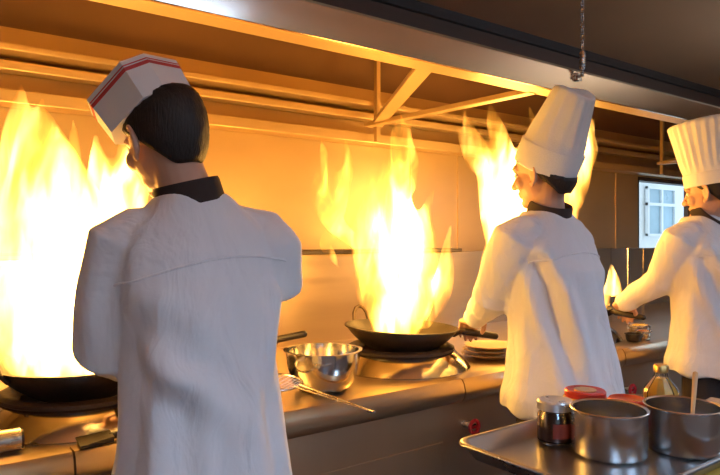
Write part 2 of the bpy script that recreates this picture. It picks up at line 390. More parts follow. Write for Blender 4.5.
wok('black iron wok holding the big white flame, in front of the leftmost cook', WOKS[0], 0, (0,0), [(math.radians(192), 'loop'), (math.radians(-70), 'stick')])
wok('black iron wok on the middle burner, held by the cook in the tall plain toque', WOKS[1], 0, (.02,.035), [(math.radians(98), 'loop'), (math.radians(-35), 'stick')])
wok('black iron wok mostly hidden behind the middle cook, held by the rightmost cook', WOKS[2], 0, (0,0), [(math.radians(150), 'loop'), (math.radians(-75), 'stick')])

# ------------------------------------------------------------------ flames
def flame(label, c, mpp, base, tongues, mparams):
    """tongues: paths in (right, up) photo-scaled offsets from the wok centre with a radius; depth wanders"""
    o0 = V((c.x, c.y, base)); mb = MB()
    for tg in tongues:
        pts, rad = [], []
        dep = tg[0]
        ctrl = tg[1]
        # resample smoothly
        for i in range(len(ctrl)-1):
            p0 = ctrl[max(i-1,0)]; p1 = ctrl[i]; p2 = ctrl[i+1]; p3 = ctrl[min(i+2,len(ctrl)-1)]
            for k in range(5):
                t = k/5; q = [0.5*((2*p1[j])+(-p0[j]+p2[j])*t+(2*p0[j]-5*p1[j]+4*p2[j]-p3[j])*t*t+(-p0[j]+3*p1[j]-3*p2[j]+p3[j])*t**3) for j in range(3)]
                pts.append(q)
        pts.append(ctrl[-1])
        path = []
        for i, q in enumerate(pts):
            f = i/len(pts); w = dep + .03*math.sin(3*f+dep*40)
            p = RT*(q[0]*mpp)+FW*w; p.z = q[1]*mpp
            path.append(p); rad.append(max(.006, q[2]*mpp))
        mb.tube(path, rad, 14)
    me = remesh(mb, .011, 4)
    for v in me.vertices:
        n3 = noise.noise_vector(V((v.co.x*9, v.co.y*9, v.co.z*4)))
        v.co += V((n3.x, n3.y, n3.z*.6))*.016*min(1, max(0, v.co.z*6))
        q = o0+v.co; rr = math.hypot(q.x-c.x, q.y-c.y)       # never below the inside of the wok
        zmin = .91+.018+(RS-math.sqrt(max(0, RS*RS-min(rr, RIM)**2))) + (.012 if rr > RIM-.02 else 0)
        if rr > RIM+.0: zmin += .03
        v.co.z = max(v.co.z, zmin-base)
    o = link('flame', me, flame_mat('burning_gas', *mparams), None, o0)
    return tag(o, label, 'flame', 'flames rising from the woks')
# offsets (px right of wok centre, px above wok rim, radius px)
FB = 1.0
F1 = [(0, [(-10,-6,50),(-18,40,62),(-22,90,64),(-40,140,50),(-55,190,34),(-62,240,18),(-60,286,4)]),
      (.03, [(5,-4,46),(12,50,50),(8,110,44),(-12,165,30),(-25,215,16),(-34,262,3)]),
      (-.03, [(25,20,34),(28,80,34),(30,140,26),(22,190,15),(16,236,3)]),
      (.05, [(36,60,22),(40,110,22),(36,160,16),(40,205,9),(38,246,2)]),
      (.0, [(-60,10,34),(-82,70,36),(-86,130,30),(-84,180,18),(-78,225,4)]),
      (.08, [(28,100,20),(46,150,14),(54,190,9),(52,226,2)]),
      (-.06, [(10,120,24),(2,170,14),(4,214,8),(0,250,2)]),
      (.06, [(-40,150,20),(-34,205,12),(-44,250,7),(-38,280,2)])]
flame('huge white hot flame filling the left edge above the leftmost wok', WOKS[0], 1.83/640, FB, F1, (60, .30, .32, 1.1, 1.3))
F2 = [(0, [(0,-4,22),(4,40,29),(-2,80,33),(-8,120,26),(-2,155,16),(-6,180,8),(-2,204,2)]),
      (.04, [(10,0,18),(22,40,22),(28,75,15),(27,105,8),(34,135,2)]),
      (-.03, [(-12,4,16),(-20,50,24),(-26,90,22),(-18,130,14),(-20,165,7),(-14,190,2)]),
      (.02, [(-22,74,10),(-46,86,8),(-66,106,11),(-76,135,11),(-72,160,9),(-77,186,2)]),
      (.05, [(-64,112,10),(-56,140,10),(-48,162,6),(-52,186,2)]),
      (-.02, [(-60,96,10),(-74,84,7),(-66,70,5),(-60,58,2)]),
      (.0, [(8,140,12),(14,165,8),(10,186,5),(14,206,1.5)]),
      (.03, [(-8,140,10),(2,172,6),(6,196,4),(2,215,1.5)]),
      (-.04, [(24,8,10),(38,28,11),(46,55,9),(49,80,5),(54,100,2)]),
      (.0, [(-18,2,8),(-34,26,8),(-40,50,5),(-36,76,2)])]
flame('tall forked flame leaping from the middle wok against the steel wall', WOKS[1]-RT*.01, 2.55/640, FB+.03, F2, (85, .16, .26, .80, 4.1))
F3 = [(0, [(0,-2,18),(-14,22,26),(-34,55,28),(-46,95,26),(-56,135,20),(-62,165,12),(-70,190,7),(-74,208,2)]),
      (.04, [(-30,40,20),(-52,60,18),(-66,95,17),(-72,130,15),(-80,155,11),(-92,180,7),(-100,202,2)]),
      (.0, [(14,0,14),(36,4,14),(48,14,12),(50,28,7),(47,46,2)]),
      (.03, [(-10,60,16),(2,100,16),(12,130,15),(18,155,13),(21,175,9),(24,198,2)]),
      (.06, [(6,120,10),(20,140,9),(28,160,7),(27,180,4),(31,196,1.5)]),
      (.0, [(-52,80,14),(-64,70,12),(-74,52,8),(-80,30,4),(-84,18,1.5)]),
      (.06, [(-20,90,20),(-30,130,18),(-36,160,12),(-30,185,6),(-34,206,2)]),
      (.02, [(-76,140,9),(-88,150,8),(-98,166,5),(-106,186,2)])]
flame('leaping flame behind the head and tall hat of the middle cook', WOKS[2], 3.28/640, FB, F3, (46, .14, .30, .6, 9.2, .12, [(RT.x*q, RT.y*q, r_, z_, zr_) for q, r_, z_, zr_ in ((-.30,.24,.50,.55), (.25,.16,.12,.30), (.10,.14,.86,.34))]))
def glow(c, z, e, r):
    L = bpy.data.lights.new('flame_light', 'POINT'); L.color = (1,.42,.04); L.energy = e; L.shadow_soft_size = r
    o = bpy.data.objects.new('flame_light', L); C.objects.link(o); o.location = (c.x, c.y, z)
glow(WOKS[0]-RT*.05, 1.35, 10, .16); glow(WOKS[1], 1.28, 14, .12); glow(WOKS[2]-RT*.22, 1.40, 14, .14)

# ------------------------------------------------------------------ people
def seg_pts(a, b, n): return [a.lerp(b, i/n) for i in range(n+1)]
def hand(mb, wrist, d, g, n):
    """palm from the wrist along d; g runs across the knuckles (thumb on its + side); fingers curl towards n"""
    d = d.normalized(); g = (g-d*g.dot(d)).normalized(); n = n.normalized()
    mb.tube([wrist-d*.03, wrist, wrist+d*.04, wrist+d*.082], [(.024,.020),(.026,.018),(.038,.016),(.040,.013)], 14, True, g)
    for q, ln, r in ((.031,.92,.0092), (.010,1.0,.0095), (-.011,.95,.009), (-.031,.78,.008)):
        p = wrist+d*.08+g*q; pts = [wrist+d*.05+g*q*.9, p]; a = .35
        for L in (.042, .028, .022):
            a += .62; p = p+(d*math.cos(a)+n*math.sin(a))*L*ln; pts.append(p)
        mb.tube(pts, [r*1.05, r*1.05, r, r*.92, r*.8], 10)
    p0 = wrist+d*.02+g*.024; p1 = p0+(g*.75+d*.5+n*.35).normalized()*.038; p2 = p1+(d*.7+n*.65+g*.1).normalized()*.032; p3 = p2+(d*.55+n*.8-g*.3).normalized()*.025
    mb.tube([p0,p1,p2,p3], [.014,.0125,.0105,.0085], 10)

def head_shells(mb, T):
    """head around its ear line, face towards +Y; T maps it into the body's space"""
    R = T.to_3x3(); t = T.translation
    def e(c, r, rot=None): mb.ell(t+R@V(c), r, R @ (rot or Matrix.Identity(3)))
    def tb(p, r, seg=10): mb.tube([t+R@V(q) for q in p], r, seg)
    e((0,-.012,.038), (.076,.096,.088)); e((0,.02,-.02), (.064,.072,.085)); e((0,.035,-.068), (.048,.05,.038))
    e((0,.074,-.088), (.022,.018,.018)); e((0,.068,.028), (.054,.026,.022)); e((.038,.058,-.022), (.026,.026,.026)); e((-.038,.058,-.022), (.026,.026,.026))
    tb([(0,.088,.018),(0,.098,-.005),(0,.112,-.026)], [.008,.009,.0125]); e((.011,.097,-.03), (.009,.011,.008)); e((-.011,.097,-.03), (.009,.011,.008))
    e((0,.088,-.052), (.023,.010,.0065)); e((0,.086,-.063), (.020,.010,.007))
    for s in (-1, 1):
        ro = Matrix.Rotation(s*.35, 3, 'Z') @ Matrix.Rotation(-.2, 3, 'X')
        e((s*.080,-.008,-.006), (.007,.017,.030), ro)
        pts = []
        for k in range(9):
            a = -2.3+4.3*k/8
            q = ro@V((s*.006, -.019*math.cos(a-.4)*1.0, .031*math.sin(a)*1.0)); pts.append(V((s*.080,-.008,-.004))+q)
        tb(pts, [.0045]*9, 8)
        e((s*.079,.002,-.036), (.006,.009,.010), ro)

def hair_obj(T, parent, thick=.011, cut=None):
    """short hair: a close cap over the skull, cut above the ears and faded to the nape"""
    nu, nv = 64, 40; vs = []; keep = []
    for i in range(nv+1):
        th = PI*i/nv
        for k in range(nu):
            ph = 2*PI*k/nu
            d = V((math.sin(th)*math.cos(ph), math.sin(th)*math.sin(ph), math.cos(th)))
            g = thick+.0028*noise.noise(d*9)+.002*noise.noise(d*30)
            p = V((0,-.012,.038))+V((d.x*(.076+g), d.y*(.096+g), d.z*(.088+g)))
            back = max(0, -math.sin(ph)); fr = max(0, math.sin(ph))
            if d.z < 0: p.z = .038+d.z*.142                 # run down the neck at the back
            line = (10 if fr > .8 else 0) -.004 - .074*min(1,back*1.5)**.8 + .075*min(1,max(0,fr-.2)*1.6) + .3*max(0, fr-.6)
            vs.append(T@p); keep.append(p.z > line and (cut is None or p.z < cut[0]-cut[1]*p.y-.003))
    mb = MB(); fs = []
    for i in range(nv):
        for k in range(nu):
            q = (i*nu+k, i*nu+(k+1)%nu, (i+1)*nu+(k+1)%nu, (i+1)*nu+k)
            if all(keep[j] for j in q): fs.append(q)
    mb.add(vs, fs); me = mb.mesh('hair')
    bm = bmesh.new(); bm.from_mesh(me)
    bmesh.ops.delete(bm, geom=[v for v in bm.verts if not v.link_faces], context='VERTS')
    bv_ = [v for v in bm.verts if v.is_boundary]
    for it in range(8):
        new = {v: (v.co*2+sum((e.other_vert(v).co for e in v.link_edges if e.is_boundary), V()))/(2+sum(1 for e in v.link_edges if e.is_boundary)) for v in bv_}
        for v, c_ in new.items(): v.co = c_
    bm.to_mesh(me); bm.free()
    for p in me.polygons: p.use_smooth = True
    o = link('hair', me, M['hair'], parent)
    s = o.modifiers.new('solid', 'SOLIDIFY'); s.thickness = .008; s.offset = -1
    return o

def person(label, root_xy, rz, lean, torso, sh, elb, wri, grips, headp, ypr, creases, sleeve, hem=.75, group='cooks at the range', hs=1.06, seam_z=(1.33,0), hair_cut=None):
    root = V((root_xy[0], root_xy[1], 0)); Ri = Matrix.Rotation(-rz, 3, 'Z')
    loc = lambda p: Ri@(V(p)-root)
    sh = [loc(p) for p in sh]; elb = [loc(p) for p in elb]; wri = [loc(p) for p in wri]; hp = loc(headp)
    cy = lambda z: lean*max(0, z-.95)**1.1
    T = Matrix.Translation(hp) @ Euler((math.radians(-ypr[1]), math.radians(ypr[2]), math.radians(ypr[0])), 'YXZ').to_matrix().to_4x4() @ Matrix.Scale(hs, 4)
    # --- body: one continuous skin
    mb = MB(); n = 28
    def loft(rows, sup=2.3):
        rs = []
        for z, a, b, x0, y0 in rows:
            r = []
            for k in range(n):
                t = 2*PI*k/n; c, s = math.cos(t), math.sin(t)
                r.append(V((x0+a*math.copysign(abs(c)**(2/sup), c), y0+b*math.copysign(abs(s)**(2/sup), s), z)))
            rs.append(r)
        return rs
    mb.rings(loft([(.80,.13,.10,0,0),(.9,.155,.11,0,0),(1.02,.13,.095,0,cy(1.02)),(1.2,.145,.105,0,cy(1.2)),(1.34,.14,.095,0,cy(1.34)),(1.40,.10,.07,0,cy(1.40)),(1.45,.058,.055,0,cy(1.45))]))
    nb_ = V((0, cy(1.45)-.005, 1.44))
    mb.tube([nb_, nb_.lerp(hp, .5)+V((0,-.012,0)), hp+T.to_3x3()@V((0,-.02,-.03))], [.064,.055,.056], 16)
    for s in (-1, 1):
        mb.tube([(s*.085,0,.88),(s*.095,.015,.50),(s*.10,0,.10)], [.085,.06,.042], 14)
        mb.tube([(s*.10,-.04,.05),(s*.105,.06,.045),(s*.11,.16,.035)], [(.038,.04),(.035,.045),(.025,.04)], 12, True, (0,0,1))
    for i in (0, 1):
        mb.tube([sh[i], sh[i].lerp(elb[i],.5), elb[i], elb[i].lerp(wri[i],.5), wri[i]], [.034,.044,.04,.036,.026], 14)
        d, g, nn = grips[i]; hand(mb, wri[i], Ri@V(d), Ri@V(g), Ri@V(nn))
    head_shells(mb, T)
    me = remesh(mb, .0042, 3)
    o = link('person', me, M['skin'], None, root, rz); tag(o, label, 'person', group)
    # --- face details
    for s in (-1, 1):
        ey = obj('eye', MB().ell(T@V((s*.032,.073,.006)), (.0125,.0115,.0095), T.to_3x3()), M['eye'], o)
        obj('iris', MB().ell(T@V((s*.032,.0835,.006)), (.005,.0025,.005), T.to_3x3()), M['iris'], ey)
        obj('eyebrow', MB().tube([T@V((s*q,y,z)) for q, y, z in ((.014,.091,.026),(.03,.088,.031),(.046,.074,.027))], [.003,.0042,.0025], 8), M['hair'], o)
    hair_obj(T, o, .0095, hair_cut)
    # --- jacket
    jb = MB()
    jb.rings(loft([(z, a, b, 0, cy(z)+dy) for z, a, b, dy in torso], 2.4))
    for i in (0, 1):
        s_, e_, w_ = sh[i], elb[i], wri[i]; ra, rb, rc = sleeve[i]
        inner = V((s_.x*.45, s_.y, s_.z+.012))
        p = [inner, inner.lerp(s_,.62), s_.lerp(e_,.07)+(s_-inner)*.02, s_.lerp(e_,.33), s_.lerp(e_,.7), e_, e_.lerp(w_,.35), e_.lerp(w_,.72), e_.lerp(w_,.86)]
        jb.tube(p, [ra*.72, ra*.86, ra*.97, ra, (ra+rb)/2, rb, (rb+rc)/2, rc*1.05, rc], 20)
    jm = remesh(jb, .0065, 5)
    jm.update(); norms = [v.normal.copy() for v in jm.vertices]
    for v, nn in zip(jm.vertices, norms):
        p = v.co; q = V((p.x*7, p.y*7, p.z*3.2))
        dsp = .013*noise.noise(q)+.008*noise.noise(q*2.3+V((3,1,7)))
        if p.z < hem+.5:                                      # hanging folds that deepen to the hem
            ang = math.atan2(p.y, p.x); k = max(0, min(1, (hem+.5-p.z)/.5))
            dsp += .010*k*math.sin(ang*7+2.2*noise.noise(V((p.x*3,p.y*3,1)))+1.3*math.sin(p.z*5))
        for a, b, amp, wd in creases:
            a, b = V(a), V(b); t = max(0, min(1, (p-a).dot(b-a)/(b-a).length_squared)); dd = (p-(a+(b-a)*t)).length
            if dd < wd*4.5: dsp += 1.7*amp*math.exp(-(dd/wd)**2)*(1-.6*t) - .7*amp*math.exp(-((dd-1.9*wd)/wd)**2)*(1-.6*t)
        v.co = p+nn*dsp
    jk = link('jacket', jm, M['cloth'], o)
    # yoke seam across the back, lying on the cloth
    from mathutils.bvhtree import BVHTree
    bv = BVHTree.FromPolygons([v.co for v in jm.vertices], [tuple(p.vertices) for p in jm.polygons])
    def seam(pts, r=.0022):
        sp = []
        for x, z in pts:
            h = bv.ray_cast(V((x, -.6, z)), V((0,1,0)))
            if h[0] is not None: sp.append(h[0]+V((0,-.0005,0)))
        if len(sp) > 3: obj('seam', MB().tube(sp, r, 6), M['cloth'], jk)
    seam([(-.175+.35*i/40, seam_z[0]+seam_z[1]*(i/20-1)-.03*(i/20-1)**2) for i in range(41)], .003)
    # --- collar
    ctr = V((0, cy(1.47)-.002, 0)); tilt = Matrix.Rotation(-.22, 3, 'X')
    top = V((0, cy(1.47), 1.475)); rs = []
    ax = (hp+T.to_3x3()@V((0,-.03,-.05))-nb_).normalized()
    qz = V((0,0,1)).rotation_difference(ax).to_matrix()
    for r, z in ((.076,.012),(.073,.055),(.0705,.062),(.066,.062),(.062,.05),(.066,.012)):
        rs.append([nb_+V((0,-.004,.0))+qz@V((r*math.cos(2*PI*k/36), r*1.02*math.sin(2*PI*k/36), z)) for k in range(36)])
    rs.append(rs[0]); obj('collar', MB().rings(rs, True, False), M['collar'], o)
    # --- trousers and shoes
    tb = MB().rings(loft([(.72,.15,.115,0,0),(.80,.165,.125,0,0),(.9,.17,.13,0,0),(.98,.16,.12,0,0)]))
    for s in (-1, 1): tb.tube([(s*.085,0,.84),(s*.098,.015,.5),(s*.10,0,.10)], [.10,.082,.072], 16, False)
    link('trousers', remesh(tb, .008, 4), M['trouser'], o)
    for s in (-1, 1):
        obj('shoe', MB().tube([(s*.10,-.05,.045),(s*.105,.05,.05),(s*.11,.17,.036)], [(.045,.046),(.05,.052),(.036,.048)], 16, True, (0,0,1)), M['shoe'], o)
    return o, T

def toque(o, T, r0, r1, h, band, tiltx, tiltz, pleats, lobes, amp, base=.038, off=-.012, r_band=None):
    """tall chef's hat: a straight band, then gathered cloth that widens to a puffed crown"""
    R = T.to_3x3() @ Matrix.Rotation(math.radians(tiltx), 3, 'X') @ Matrix.Rotation(math.radians(tiltz), 3, 'Y')
    c = T@V((0, off, base)); n = 144
    rs = []; rows = 26
    for i in range(rows+1):
        f = i/rows; z = band+(h-band)*min(1, f/.86)
        r = r0+(r1-r0)*(f/.86)**.9 if f <= .86 else r1
        dome = 0
        if f > .86:
            u = (f-.86)/.14; r = r1*math.cos(u*PI/2*.97); dome = (.16*r1)*math.sin(u*PI/2)
        ring = []
        for k in range(n):
            a = 2*PI*k/n; g = 1+amp*min(1, f*5)*math.sin(a*pleats+.6*math.sin(a*3))*(1 if f < .86 else 1-(f-.86)/.14)
            zz = z+dome
            if lobes: zz += lobes*r1*max(0,(f-.55)/.45)*math.cos(2*a+.5) - (lobes*r1*.9 if f > .95 else 0)
            x, y = r*g*math.cos(a), r*1.14*g*math.sin(a)
            w = .006*noise.noise(V((x*14, y*14, z*6)))*min(1, f*6)
            ring.append(c+R@V((x+w, y+w, zz)))
        rs.append(ring)
    crown = obj('hat', MB().rings(rs), M['hatcloth'], o, angle=80)
    bs = []
    for r, z in ((r0+.001,-.004),(r0+.004,0),(r0+.005,band),(r0+.003,band+.004),(r0-.003,band),(r0-.004,-.002)):
        bs.append([c+R@V((r*math.cos(2*PI*k/72), r*1.14*math.sin(2*PI*k/72), z)) for k in range(72)])
    bs.append(bs[0]); obj('hat_band', MB().rings(bs, True, False), M['hatcloth'], crown)

DN = (0,0,-1)
jt = lambda s, hw, hd: [(s,.205*hw,.165*hd,0),(s+.05,.203*hw,.163*hd,0),(.9,.19*hw,.155*hd,0),(1.02,.175*hw,.14*hd,0),(1.15,.172*hw,.135*hd,0),(1.27,.182*hw,.135*hd,0),(1.35,.178*hw,.126,0),(1.40,.152,.106,0),(1.437,.108,.09,0),(1.475,.074,.076,.0)]
# cook 1
c1 = (.545, 1.29)
p1, T1 = person('person at the left seen from behind, white jacket, red striped paper cap', c1, 0, .14, jt(.72, .95, 1.0),
    [(.395,1.355,1.385),(.70,1.35,1.385)],
    [at(108,343,1.35), at(275,272,1.47)],
    [(.488,1.638,1.07), (.66,1.62,1.2)],
    [((.94,.34,-.1), (-.34,.94,0), DN), ((-.1,.8,-.05), (-1,0,0), DN)],
    at(165,141,1.42), (13, 17, -6),
    [((-.16,-.10,1.24),(-.02,-.17,1.20),-.020,.022), ((-.17,-.08,1.17),(-.02,-.15,1.05),.016,.03), ((-.13,-.12,1.15),(.0,-.16,1.12),-.014,.02),
     ((.15,-.06,1.25),(.05,-.15,1.0),.010,.03), ((-.10,-.13,1.05),(-.10,-.16,.8),-.012,.03), ((.10,-.13,1.2),(.11,-.16,.8),-.010,.025)],
    [(.068,.084,.054),(.076,.072,.050)], hs=1.02, hair_cut=(.066,.30), seam_z=(1.337,.022), hem=.72)
# cook 2
c2 = (1.86, 1.345)
p2, T2 = person('person in the middle in white coat and tall plain toque, holding a wok', c2, math.radians(4), .13, jt(.80, 1.0, 1.12),
    [(1.69,1.39,1.39),(2.02,1.415,1.39)],
    [at(494,296,2.24), (2.12,1.58,1.14)],
    [(1.834,1.728,1.055), (2.06,1.66,1.2)],
    [((.57,.82,-.1), (.82,-.57,0), DN), ((-.2,.8,-.1), (-1,0,0), DN)],
    at(543,173,2.22), (4, 8, -4),
    [((-.17,-.02,1.28),(-.12,-.16,.85),-.020,.028), ((-.13,-.1,1.2),(-.03,-.18,.8),.012,.03), ((.02,-.15,1.1),(.04,-.19,.8),-.010,.03), ((.12,-.1,1.2),(.14,-.15,.8),-.010,.03)],
    [(.078,.074,.047),(.078,.075,.05)], .80, hair_cut=(.034,-.62))
# cook 3
c3 = (2.91, 1.31)
p3, T3 = person('person at the right edge in white coat and short pleated toque', c3, math.radians(3), .13, jt(.80, 1.03, 1.14),
    [(2.74,1.365,1.385),(3.08,1.37,1.385)],
    [at(661,281,2.86), (3.16,1.55,1.14)],
    [(2.805,1.70,1.058), (3.12,1.63,1.2)],
    [((.966,.259,-.1), (.259,-.966,0), DN), ((-.2,.8,-.1), (-1,0,0), DN)],
    at(711,192,2.8), (2, 10, -3),
    [((-.17,-.02,1.28),(-.12,-.16,.9),-.016,.026), ((-.1,-.12,1.1),(-.04,-.18,.8),.010,.03)],
    [(.078,.072,.047),(.078,.075,.05)], .80)
toque(p2, T2, .089, .060, .255, .075, 35, -2, 14, .12, .014, .014, -.009)
toque(p3, T3, .090, .120, .255, .046, 3, 0, 26, 0, .022, .030)
# paper forage cap with a red stripe
def paper_cap(o, T):
    R = T.to_3x3() @ Matrix.Rotation(math.radians(12), 3, 'Z') @ Matrix.Rotation(math.radians(-17), 3, 'X') @ Matrix.Rotation(math.radians(-5), 3, 'Y'); c = T@V((-.008,.001,.066))
    base = [(-.052,-.088),(.052,-.088),(.080,-.05),(.080,.06),(.045,.098),(-.045,.098),(-.080,.06),(-.080,-.05)]
    base = [(-.045,-.088),(.045,-.088),(.081,-.055),(.083,.06),(.045,.10),(-.045,.10),(-.083,.06),(-.081,-.055)]
    def ring(z, k): return [c+R@V((x*k*1.04, y*k*.96, z)) for x, y in base]
    hgt = .078
    cap = obj('paper_cap', MB().rings([ring(-.012,1.0), ring(hgt,1.07), ring(hgt,1.03), ring(hgt-.025,1.01)]), M['paper'], o, True, 0, None, 20)
    obj('stripe', MB().rings([ring(hgt*.70,1.061), ring(hgt*.80,1.068), ring(hgt*.80,1.05), ring(hgt*.70,1.045), ring(hgt*.70,1.061)], True, False), M['red'], cap, True, 0, None, 20)
    obj('stripe', MB().rings([ring(hgt*.84,1.068), ring(hgt*.87,1.0705), ring(hgt*.87,1.05), ring(hgt*.84,1.05), ring(hgt*.84,1.068)], True, False), M['red'], cap, True, 0, None, 20)
paper_cap(p1, T1)

# ------------------------------------------------------------------ things on the range
def bowl_profile(r, h, foot, t=.003, lip=.012):
    o_ = [(.002,0),(foot,0)]+[(foot+(r-foot)*math.sin(PI/2*i/10)**.8, h*(1-math.cos(PI/2*i/10))**.9) for i in range(1,11)]
    i_ = [(p[0]-t, p[1]+t) for p in o_[::-1] if p[0] > t]
    return o_+[(r+lip,h+.001),(r+lip,h+.004),(r-t,h+.004)]+i_[1:]+[(.002,t)]
def add_lathe_thing(name, prof, m, loc, label, cat, group=None, seg=48):
    o = obj(name, MB().lathe(prof, seg=seg), m, None, True, 0, loc); return tag(o, label, cat, group)
TOP = .872
p = V((1.181, 1.792, 0))
add_lathe_thing('mixing_bowl', bowl_profile(.124,.130,.066,.003,.008), M['polished'], (p.x, p.y, TOP+.001), 'shiny steel mixing bowl on the range left of the middle wok', 'bowl')
# wire skimmer leaning over the front rail
sk = thing('wire_skimmer', 'round wire skimmer with a two wire handle over the range edge', 'skimmer', (0,0,0))
sc_ = V((.953,1.735,.937))
hd0 = at(308,386,1.83); hd1 = at(372,413,1.80); hd1.z = .86; hd0.z = .9; hd1.z = .89
tiltm = Matrix.Rotation(.06, 3, 'X')
obj('rim', MB().torus(sc_, .096, .0035, tiltm, 48, 8), M['steel'], sk)
wm = MB()
for i in range(-5, 6):
    y = i*.017; hw = math.sqrt(max(0, .095**2-y*y))
    for flip in (0, 1):
        pts = []
        for k in range(9):
            x = -hw+2*hw*k/8; zz = -.028*(1-(x*x+y*y)/.095**2); q = V((x,y,zz)) if not flip else V((y,x,zz)); pts.append(sc_+tiltm@q)
        wm.tube(pts, .0008, 5, False)
obj('mesh_basket', wm, M['steel'], sk)
e = (hd1-sc_); e.z = 0; e.normalize(); s_ = V((-e.y, e.x, 0))
st0 = sc_+e*.096
obj('handle', MB().tube([st0+s_*.013, st0.lerp(hd1,.5)+s_*.008, hd1+s_*.005, hd1+e*.008, hd1-s_*.005, st0.lerp(hd1,.5)-s_*.008, st0-s_*.013], .0026, 8), M['steel'], sk)
# frying pan behind the cook
fp = thing('frying_pan', 'dark frying pan with a bar handle, half hidden by the leftmost cook', 'pan', (0,0,0))
c = V((.965,1.995,TOP+.002))
obj('pan', MB().lathe([(.002,0),(.10,0),(.135,.045),(.140,.047),(.137,.05),(.10,.006),(.002,.006)], c, 48), M['iron'], fp)
h1 = at(304,334,2.22)
obj('handle', MB().tube([c+V((.09,.085,.045)), c.lerp(h1,.6)+V((.02,.04,.045)), h1], [.011,.013,.012]), M['dark'], fp)
# spout, spatula at the left
p = V((.262,1.708,0)); p2_ = p+V((-.34,.0,0))
sp = thing('steel_pipe', 'short thick steel pipe lying on the range, a dark disc standing for the shade in its hollow end', 'pipe', (0,0,0))
p.z = TOP+.0285; p2_.z = TOP+.0285
obj('pipe', MB().tube([p, p2_], .027, 24, False), M['steel'], sp)
dr = (p-p2_).normalized()
obj('pipe_bore_shade', MB().tube([p+dr*.001, p+dr*.006], [.0235,.0235], 24, False), M['iron'], sp)  # dark disc on the closed pipe stands in for its shaded hollow
spat = thing('wok_spatula', 'flat dark wok spatula lying on the range edge beside the leftmost cook', 'spatula', (0,0,0))
a = at(78,427,1.53); b = at(112,427,1.57); a.z = b.z = .8865
dd = (b-a).normalized(); ss = V((-dd.y, dd.x, 0))
obj('blade', MB().add([a-ss*.04+V((0,0,-.0)), a+ss*.045, b+ss*.03, b-ss*.03, a-ss*.04+V((0,0,.004)), a+ss*.045+V((0,0,.004)), b+ss*.03+V((0,0,.014)), b-ss*.03+V((0,0,.014))],
    [(3,2,1,0),(4,5,6,7),(0,1,5,4),(1,2,6,5),(2,3,7,6),(3,0,4,7)]), M['iron'], spat, False)
obj('handle', MB().tube([b+V((0,0,.008)), b+dd*.25+V((0,0,.03))], .009), M['dark'], spat)
# plates right of the middle wok
for k, z in enumerate((0, .017, .034)):
    q = V((2.06,1.85,0)); r = .116-.004*k
    add_lathe_thing('plate', [(.002,0),(.06,0),(.065,.004),(r,.018),(r+.001,.021),(.066,.010),(.002,.009)], M['porcelain'], (q.x+.004*k, q.y, TOP+.0005+z),
        ('bottom plate of the stack beside the middle wok', 'middle plate of the stack beside the middle wok', 'top plate of the stack beside the middle wok')[k], 'plate', 'plates stacked by the middle wok')
# ingredient dishes at the far right of the range
q = at(655,326,2.95)
for (px, py, d, r, h, cnt, lab) in ((3.15,1.80,0,.06,.05,'food','small steel bowl of yellow chopped food by the rightmost cook'), (2.935,1.705,0,.042,.035,'rust','small dark dish on the range between the two right cooks'), (3.035,1.712,0,.042,.04,'relish','small steel bowl of reddish sauce below the rightmost cook')):
    P = V((px, py, 0))
    b_ = thing('bowl', lab, 'bowl', (P.x, P.y, TOP+.001), 0, 'small bowls near the rightmost cook')
    obj('dish', MB().lathe(bowl_profile(r-.005,h,r*.6,.003,.005)), M['steel'] if cnt != 'rust' else M['iron'], b_)
    if cnt != 'rust': obj('contents', MB().lathe([(.002,h*.5),(r*.8,h*.5),(r*.85,h*.8),(r*.5,h*1.08),(.002,h*1.15)]), M[cnt], b_)
# glass screen
gs = thing('glass_screen', 'clear folded glass splash screen standing behind the rightmost wok', 'screen', (0,0,0))
A = at(611,270,3.85); B = at(627,270,3.85); D = at(643,270,3.95)
def panel(a, b, z0, z1, t=.004):
    d = (b-a); d.z = 0; m = (a+b)/2; m.z = (z0+z1)/2
    return MB().box(m, (d.length, t, z1-z0), math.atan2(d.y, d.x))
zt = at(627,248,3.85).z
obj('glass_panel', panel(A, B, TOP+.001, zt), M['glass'], gs, False); obj('glass_panel', panel(B+RT*.012, D, TOP+.001, zt), M['glass'], gs, False)
obj('post', MB().tube([V((B.x+.005,B.y-.004,TOP+.001)), V((B.x+.005,B.y-.004,zt))], .008, 12, False), M['polished'], gs)

# ------------------------------------------------------------------ trolley and tray
TZ = .88
tl = thing('kitchen_trolley', 'steel trolley carrying the tray in the foreground', 'trolley', (1.56, .80, 0))
obj('top_shelf', MB().span(-.34, .5, -.20, .22, .80, .835), M['steel'], tl, False, .004)
obj('lower_shelf', MB().span(-.34, .5, -.20, .22, .30, .325), M['steel'], tl, False, .004)
for x in (-.32, .48):
    for y in (-.18, .20):
        lg = obj('leg', MB().tube([(x,y,.11),(x,y,.80)], .014, 12, False), M['steel'], tl)
        obj('caster', MB().lathe([(.002,-.014),(.05,-.014),(.05,.014),(.002,.014)], (x,y,.051), 24, Matrix.Rotation(PI/2, 3, 'X')).box((x,y,.10), (.03,.04,.03)), M['dark'], lg)
tag(obj('chopping_board', MB().span(1.30, 1.98, .615, 1.0, .8355, .872), M['yboard'], None, False, .005), 'yellow board under the tray at the bottom right', 'board')
